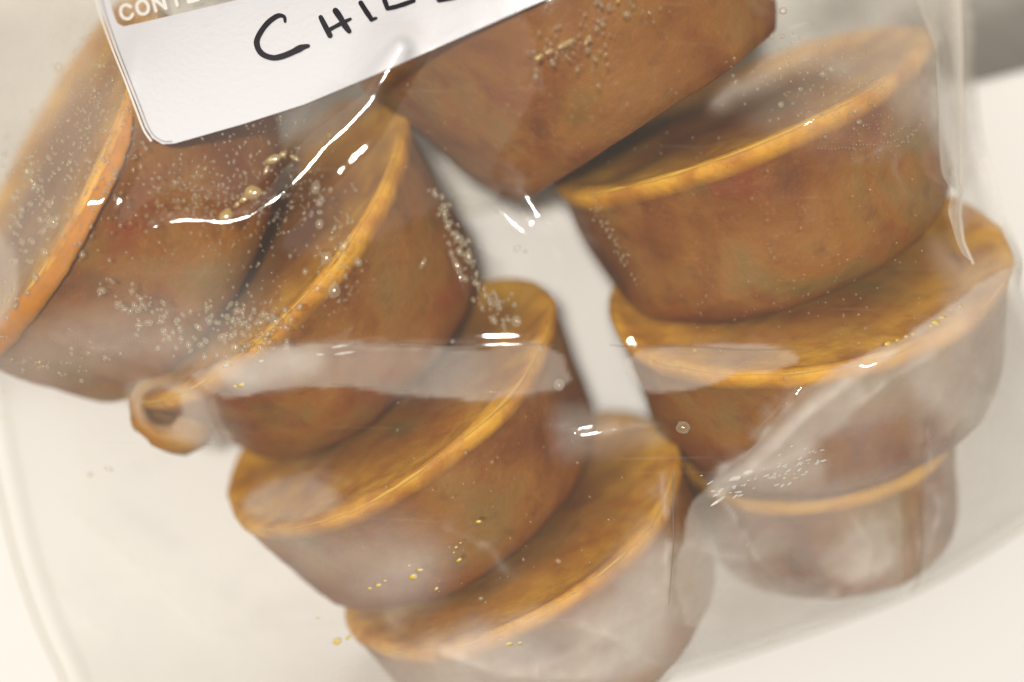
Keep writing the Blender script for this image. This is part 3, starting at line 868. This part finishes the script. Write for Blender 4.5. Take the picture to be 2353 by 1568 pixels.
def big_drop(xd, yd, rx, ry, ang=0, mat=M_WATER, name="droplet", thick=0.5, tear=0.0, seed=0):
    v = place_drop(xd, yd, rx, ry, ang, thick, tear, seed=seed)
    return link_mesh(name, v, DF, mat, bag)
rd = random.Random(11)
BIG = [(725, 431, 9, 14, -.2), (733, 466, 7, 8, 0), (733, 515, 8, 10, .2), (822, 602, 8, 9, 0), (733, 488, 4, 5, 0), (790, 565, 8, 12, -.7), (700, 625, 5, 7, 0), (729, 663, 7, 6, 0),
       (1187, 738, 11, 12, 0), (1133, 735, 7, 11, .8), (1052, 545, 7, 15, .4), (1077, 590, 7, 16, 0), (1050, 610, 7, 22, .5), (1030, 520, 5, 12, .2), (1022, 490, 5, 14, 0), (1068, 640, 6, 9, .6),
       (133, 155, 9, 10, 0), (228, 152, 5, 6, 0), (632, 738, 11, 9, 0), (540, 800, 11, 9, 0), (510, 775, 10, 8, .3), (340, 742, 10, 7, 0), (318, 748, 9, 6, .2), (232, 668, 10, 7, 0), (597, 742, 11, 5, .3),
       (540, 797, 9, 7, 0), (460, 792, 7, 6, 0), (370, 740, 9, 5, .2), (285, 712, 9, 5, .4), (60, 395, 8, 12, -.4), (75, 420, 6, 15, .5), (120, 510, 11, 13, .3), (32, 600, 8, 8, 0), (100, 580, 8, 10, 0),
       (68, 470, 7, 6, 0), (30, 455, 6, 10, .3), (188, 585, 6, 8, 0), (972, 605, 4, 14, -.5), (1145, 483, 4, 5, 0), (1188, 572, 7, 5, .8), (1207, 578, 4, 4, 0), (1570, 983, 15, 13, 0), (1285, 885, 10, 12, 0),
       (1040, 785, 4, 4, 0), (1240, 803, 5, 4, 0), (207, 1092, 6, 6, 0), (250, 1078, 10, 4, -.3), (2148, 782, 4, 4, 0), (1283, 1290, 6, 5, 0), (1105, 1376, 5, 4, 0), (1720, 1253, 6, 6, 0),
       (1890, 170, 7, 6, 0), (1910, 158, 6, 5, 0), (1795, 240, 6, 6, 0), (1840, 205, 5, 4, 0), (1800, 24, 8, 7, 0), (1440, 32, 8, 6, 0), (1385, 55, 6, 5, 0), (1270, 145, 5, 6, 0), (2185, 45, 6, 7, 0), (1965, 255, 6, 5, 0), (1975, 280, 6, 5, 0)]
for i, (x, y, a, b, an) in enumerate(BIG):
    big_drop(x, y, a * 1.15, b * 1.15, an, seed=i * 1.7)
big_drop(750, 592, 14, 15, 2.6 + 3.14, thick=.4, tear=.9, seed=3)
big_drop(767, 668, 15, 18, 3.1, thick=.35, tear=.4, seed=4)
# fine condensation: clusters of droplets too small and many to count
CL = [((130, 90, 320, 320), 260, 1.0, 2.6), ((20, 250, 330, 560), 170, 1.6, 4.0), ((0, 330, 130, 620), 46, 3, 7), ((330, 330, 780, 560), 300, 1.2, 3.2), ((330, 400, 520, 520), 90, 1, 3),
      ((200, 650, 460, 800), 50, 2.5, 6), ((430, 690, 670, 810), 80, 2.5, 6.5), ((700, 400, 850, 720), 60, 1.5, 4), ((1005, 460, 1085, 640), 46, 2, 6), ((1085, 640, 1185, 735), 44, 2, 6),
      ((1760, 90, 2060, 300), 150, 1, 2.4), ((1640, 90, 1900, 260), 26, 1.5, 4), ((1200, 60, 1420, 160), 60, 1.2, 4), ((1250, -10, 1560, 60), 40, 1.2, 4), ((1900, 250, 2150, 350), 60, 1, 2),
      ((1390, 440, 1480, 640), 60, 1, 2.6), ((180, -10, 330, 120), 50, 1, 3), ((0, 780, 260, 880), 30, 2, 5), ((-10, 640, 60, 760), 12, 3, 6), ((400, 200, 720, 340), 90, 1, 2.6), ((500, 450, 700, 800), 50, 1.5, 3),
      ((860, 900, 1500, 1450), 50, 1, 2.5), ((1550, 400, 2100, 900), 110, 1, 2.2), ((900, 120, 1700, 450), 90, .8, 2.0)]
sv, sf = [], []
for (x0_, y0_, x1_, y1_), n, r0, r1 in CL:
    n = int(n * 1.25)
    for k in range(n):
        cx_, cy_ = (x0_ + x1_) / 2, (y0_ + y1_) / 2
        x = rd.gauss(cx_, (x1_ - x0_) / 3.6); y = rd.gauss(cy_, (y1_ - y0_) / 3.6)
        if not (x0_ - 40 < x < x1_ + 40 and y0_ - 40 < y < y1_ + 40): continue
        if (x0_, y0_) == (200, 650):
            y = 655 + (x - 200) * 0.45 + rd.gauss(0, 26)
        if (x0_, y0_) == (1005, 460):
            x = 1010 + (y - 460) * 0.42 + rd.gauss(0, 10)
        if (x0_, y0_) == (1085, 640):
            y = 655 + (x - 1085) * 0.85 + rd.gauss(0, 18)
        if (x0_, y0_) == (1390, 440):
            x = 1350 + (y - 440) * 0.55 + rd.gauss(0, 9)
        sd = poly_sdf(np.array([x]), np.array([y]), np.array(LAB_D, float))[0][0]
        if sd < 6 and not (poly_sdf(np.array([x]), np.array([y]), np.array(WIN_D, float))[0][0] < -3): continue
        r = 1.25 * (r0 + (r1 - r0) * rd.random() ** 2)
        el = rd.uniform(1, 1.9)
        n0 = len(sv)
        sv += place_drop(x, y, r, r * el, rd.uniform(-1, 1), 0.6, src=DVS, seed=k); sf += [tuple(n0 + i for i in q) for q in DFS]
# row of tiny beads along a crease at right
for k in range(26):
    x = 1960 + k * 8; y = 330 - 0.11 * k * 8 + rd.gauss(0, 2)
    n0 = len(sv); sv += place_drop(x - 80, y + 15, 1.6, 1.8, 0, src=DVS); sf += [tuple(n0 + i for i in q) for q in DFS]
    t = k / 25; x = 2150 - 90 * t + rd.gauss(0, 2); y = 255 + 85 * t + rd.gauss(0, 3)
    n0 = len(sv); sv += place_drop(x, y, 2.0, 2.3, 0, src=DVS); sf += [tuple(n0 + i for i in q) for q in DFS]
link_mesh("condensation", sv, sf, M_WATER, bag, kind="stuff")

# pale yellow grease drops and specks
M_PALE = water_material("pale_grease", base=0.42, tint=(0.80, 0.60, 0.25))
for i, (x, y, a, b, an) in enumerate([(628, 366, 20, 9, .35), (650, 355, 9, 7, 0), (676, 363, 13, 5, -.5), (612, 390, 5, 12, -.4), (580, 442, 21, 14, .15), (560, 458, 12, 7, .5), (545, 470, 5, 9, -.6), (518, 497, 13, 19, -.5),
                                      (1240, 130, 9, 6, .5), (1262, 118, 12, 5, .4), (1300, 100, 24, 6, .5), (1350, 92, 5, 14, -.5)]):
    big_drop(x, y, a, b, an, M_PALE, "grease_drop", .25, seed=i * 2.1)
gv, gf = [], []
SPECK = [(2040, 790, 9), (2062, 782, 4), (2082, 774, 5), (2098, 768, 5), (2150, 742, 10), (2165, 730, 9), (2140, 748, 6), (2185, 712, 3), (2207, 704, 5), (1003, 1353, 6), (1055, 1287, 8), (1048, 1258, 5), (1058, 1248, 4), (1043, 1270, 3),
         (1100, 1199, 8), (870, 1345, 8), (850, 1352, 6), (885, 1335, 5), (950, 1325, 11), (965, 1310, 9), (940, 1300, 5), (1597, 806, 5), (1235, 133, 7), (555, 884, 9), (540, 888, 5), (8, 960, 4), (8, 900, 3), (775, 1474, 12),
         (800, 1465, 8), (730, 1420, 4), (1170, 1480, 10), (1150, 1470, 5), (1260, 1570, 9), (20, 692, 5), (90, 832, 5), (1195, 1478, 6), (1420, 2, 5)]
for x, y, r in SPECK:
    n0 = len(gv); gv += place_drop(x, y, r, r * rd.uniform(.5, .8), rd.uniform(0, .8), .2, src=DVS, seed=x); gf += [tuple(n0 + i for i in q) for q in DFS]
link_mesh("grease_specks", gv, gf, M_OIL, bag, kind="stuff")
# flakes of frost and torn ice stuck along the creases
fv_, ff_ = [], []
M_ICE = solid_material("frost_flake", (0.62, 0.55, 0.46), 0.4, 0.3, 0.1)
for k in range(70):
    t = rd.random(); x = 1630 + 260 * t + rd.gauss(0, 14); y = 1130 - 75 * t + rd.gauss(0, 17)
    n0 = len(fv_); fv_ += place_drop(x, y, rd.uniform(2, 11), rd.uniform(1.2, 3), rd.uniform(.1, .8), .3, src=DVS, seed=k); ff_ += [tuple(n0 + i for i in q) for q in DFS]
for (x, y, a, b, an) in [(1650, 1152, 26, 4, .6), (1690, 1100, 18, 6, .2), (1720, 1085, 14, 5, .3), (785, 795, 30, 3, .2), (790, 812, 30, 3, .15), (735, 815, 12, 3, 0), (600, 830, 9, 3, .2), (520, 840, 10, 4, .3)]:
    n0 = len(fv_); fv_ += place_drop(x, y, a, b, an, .3, src=DVS, seed=x); ff_ += [tuple(n0 + i for i in q) for q in DFS]
link_mesh("frost_flakes", fv_, ff_, M_ICE, bag, kind="stuff")
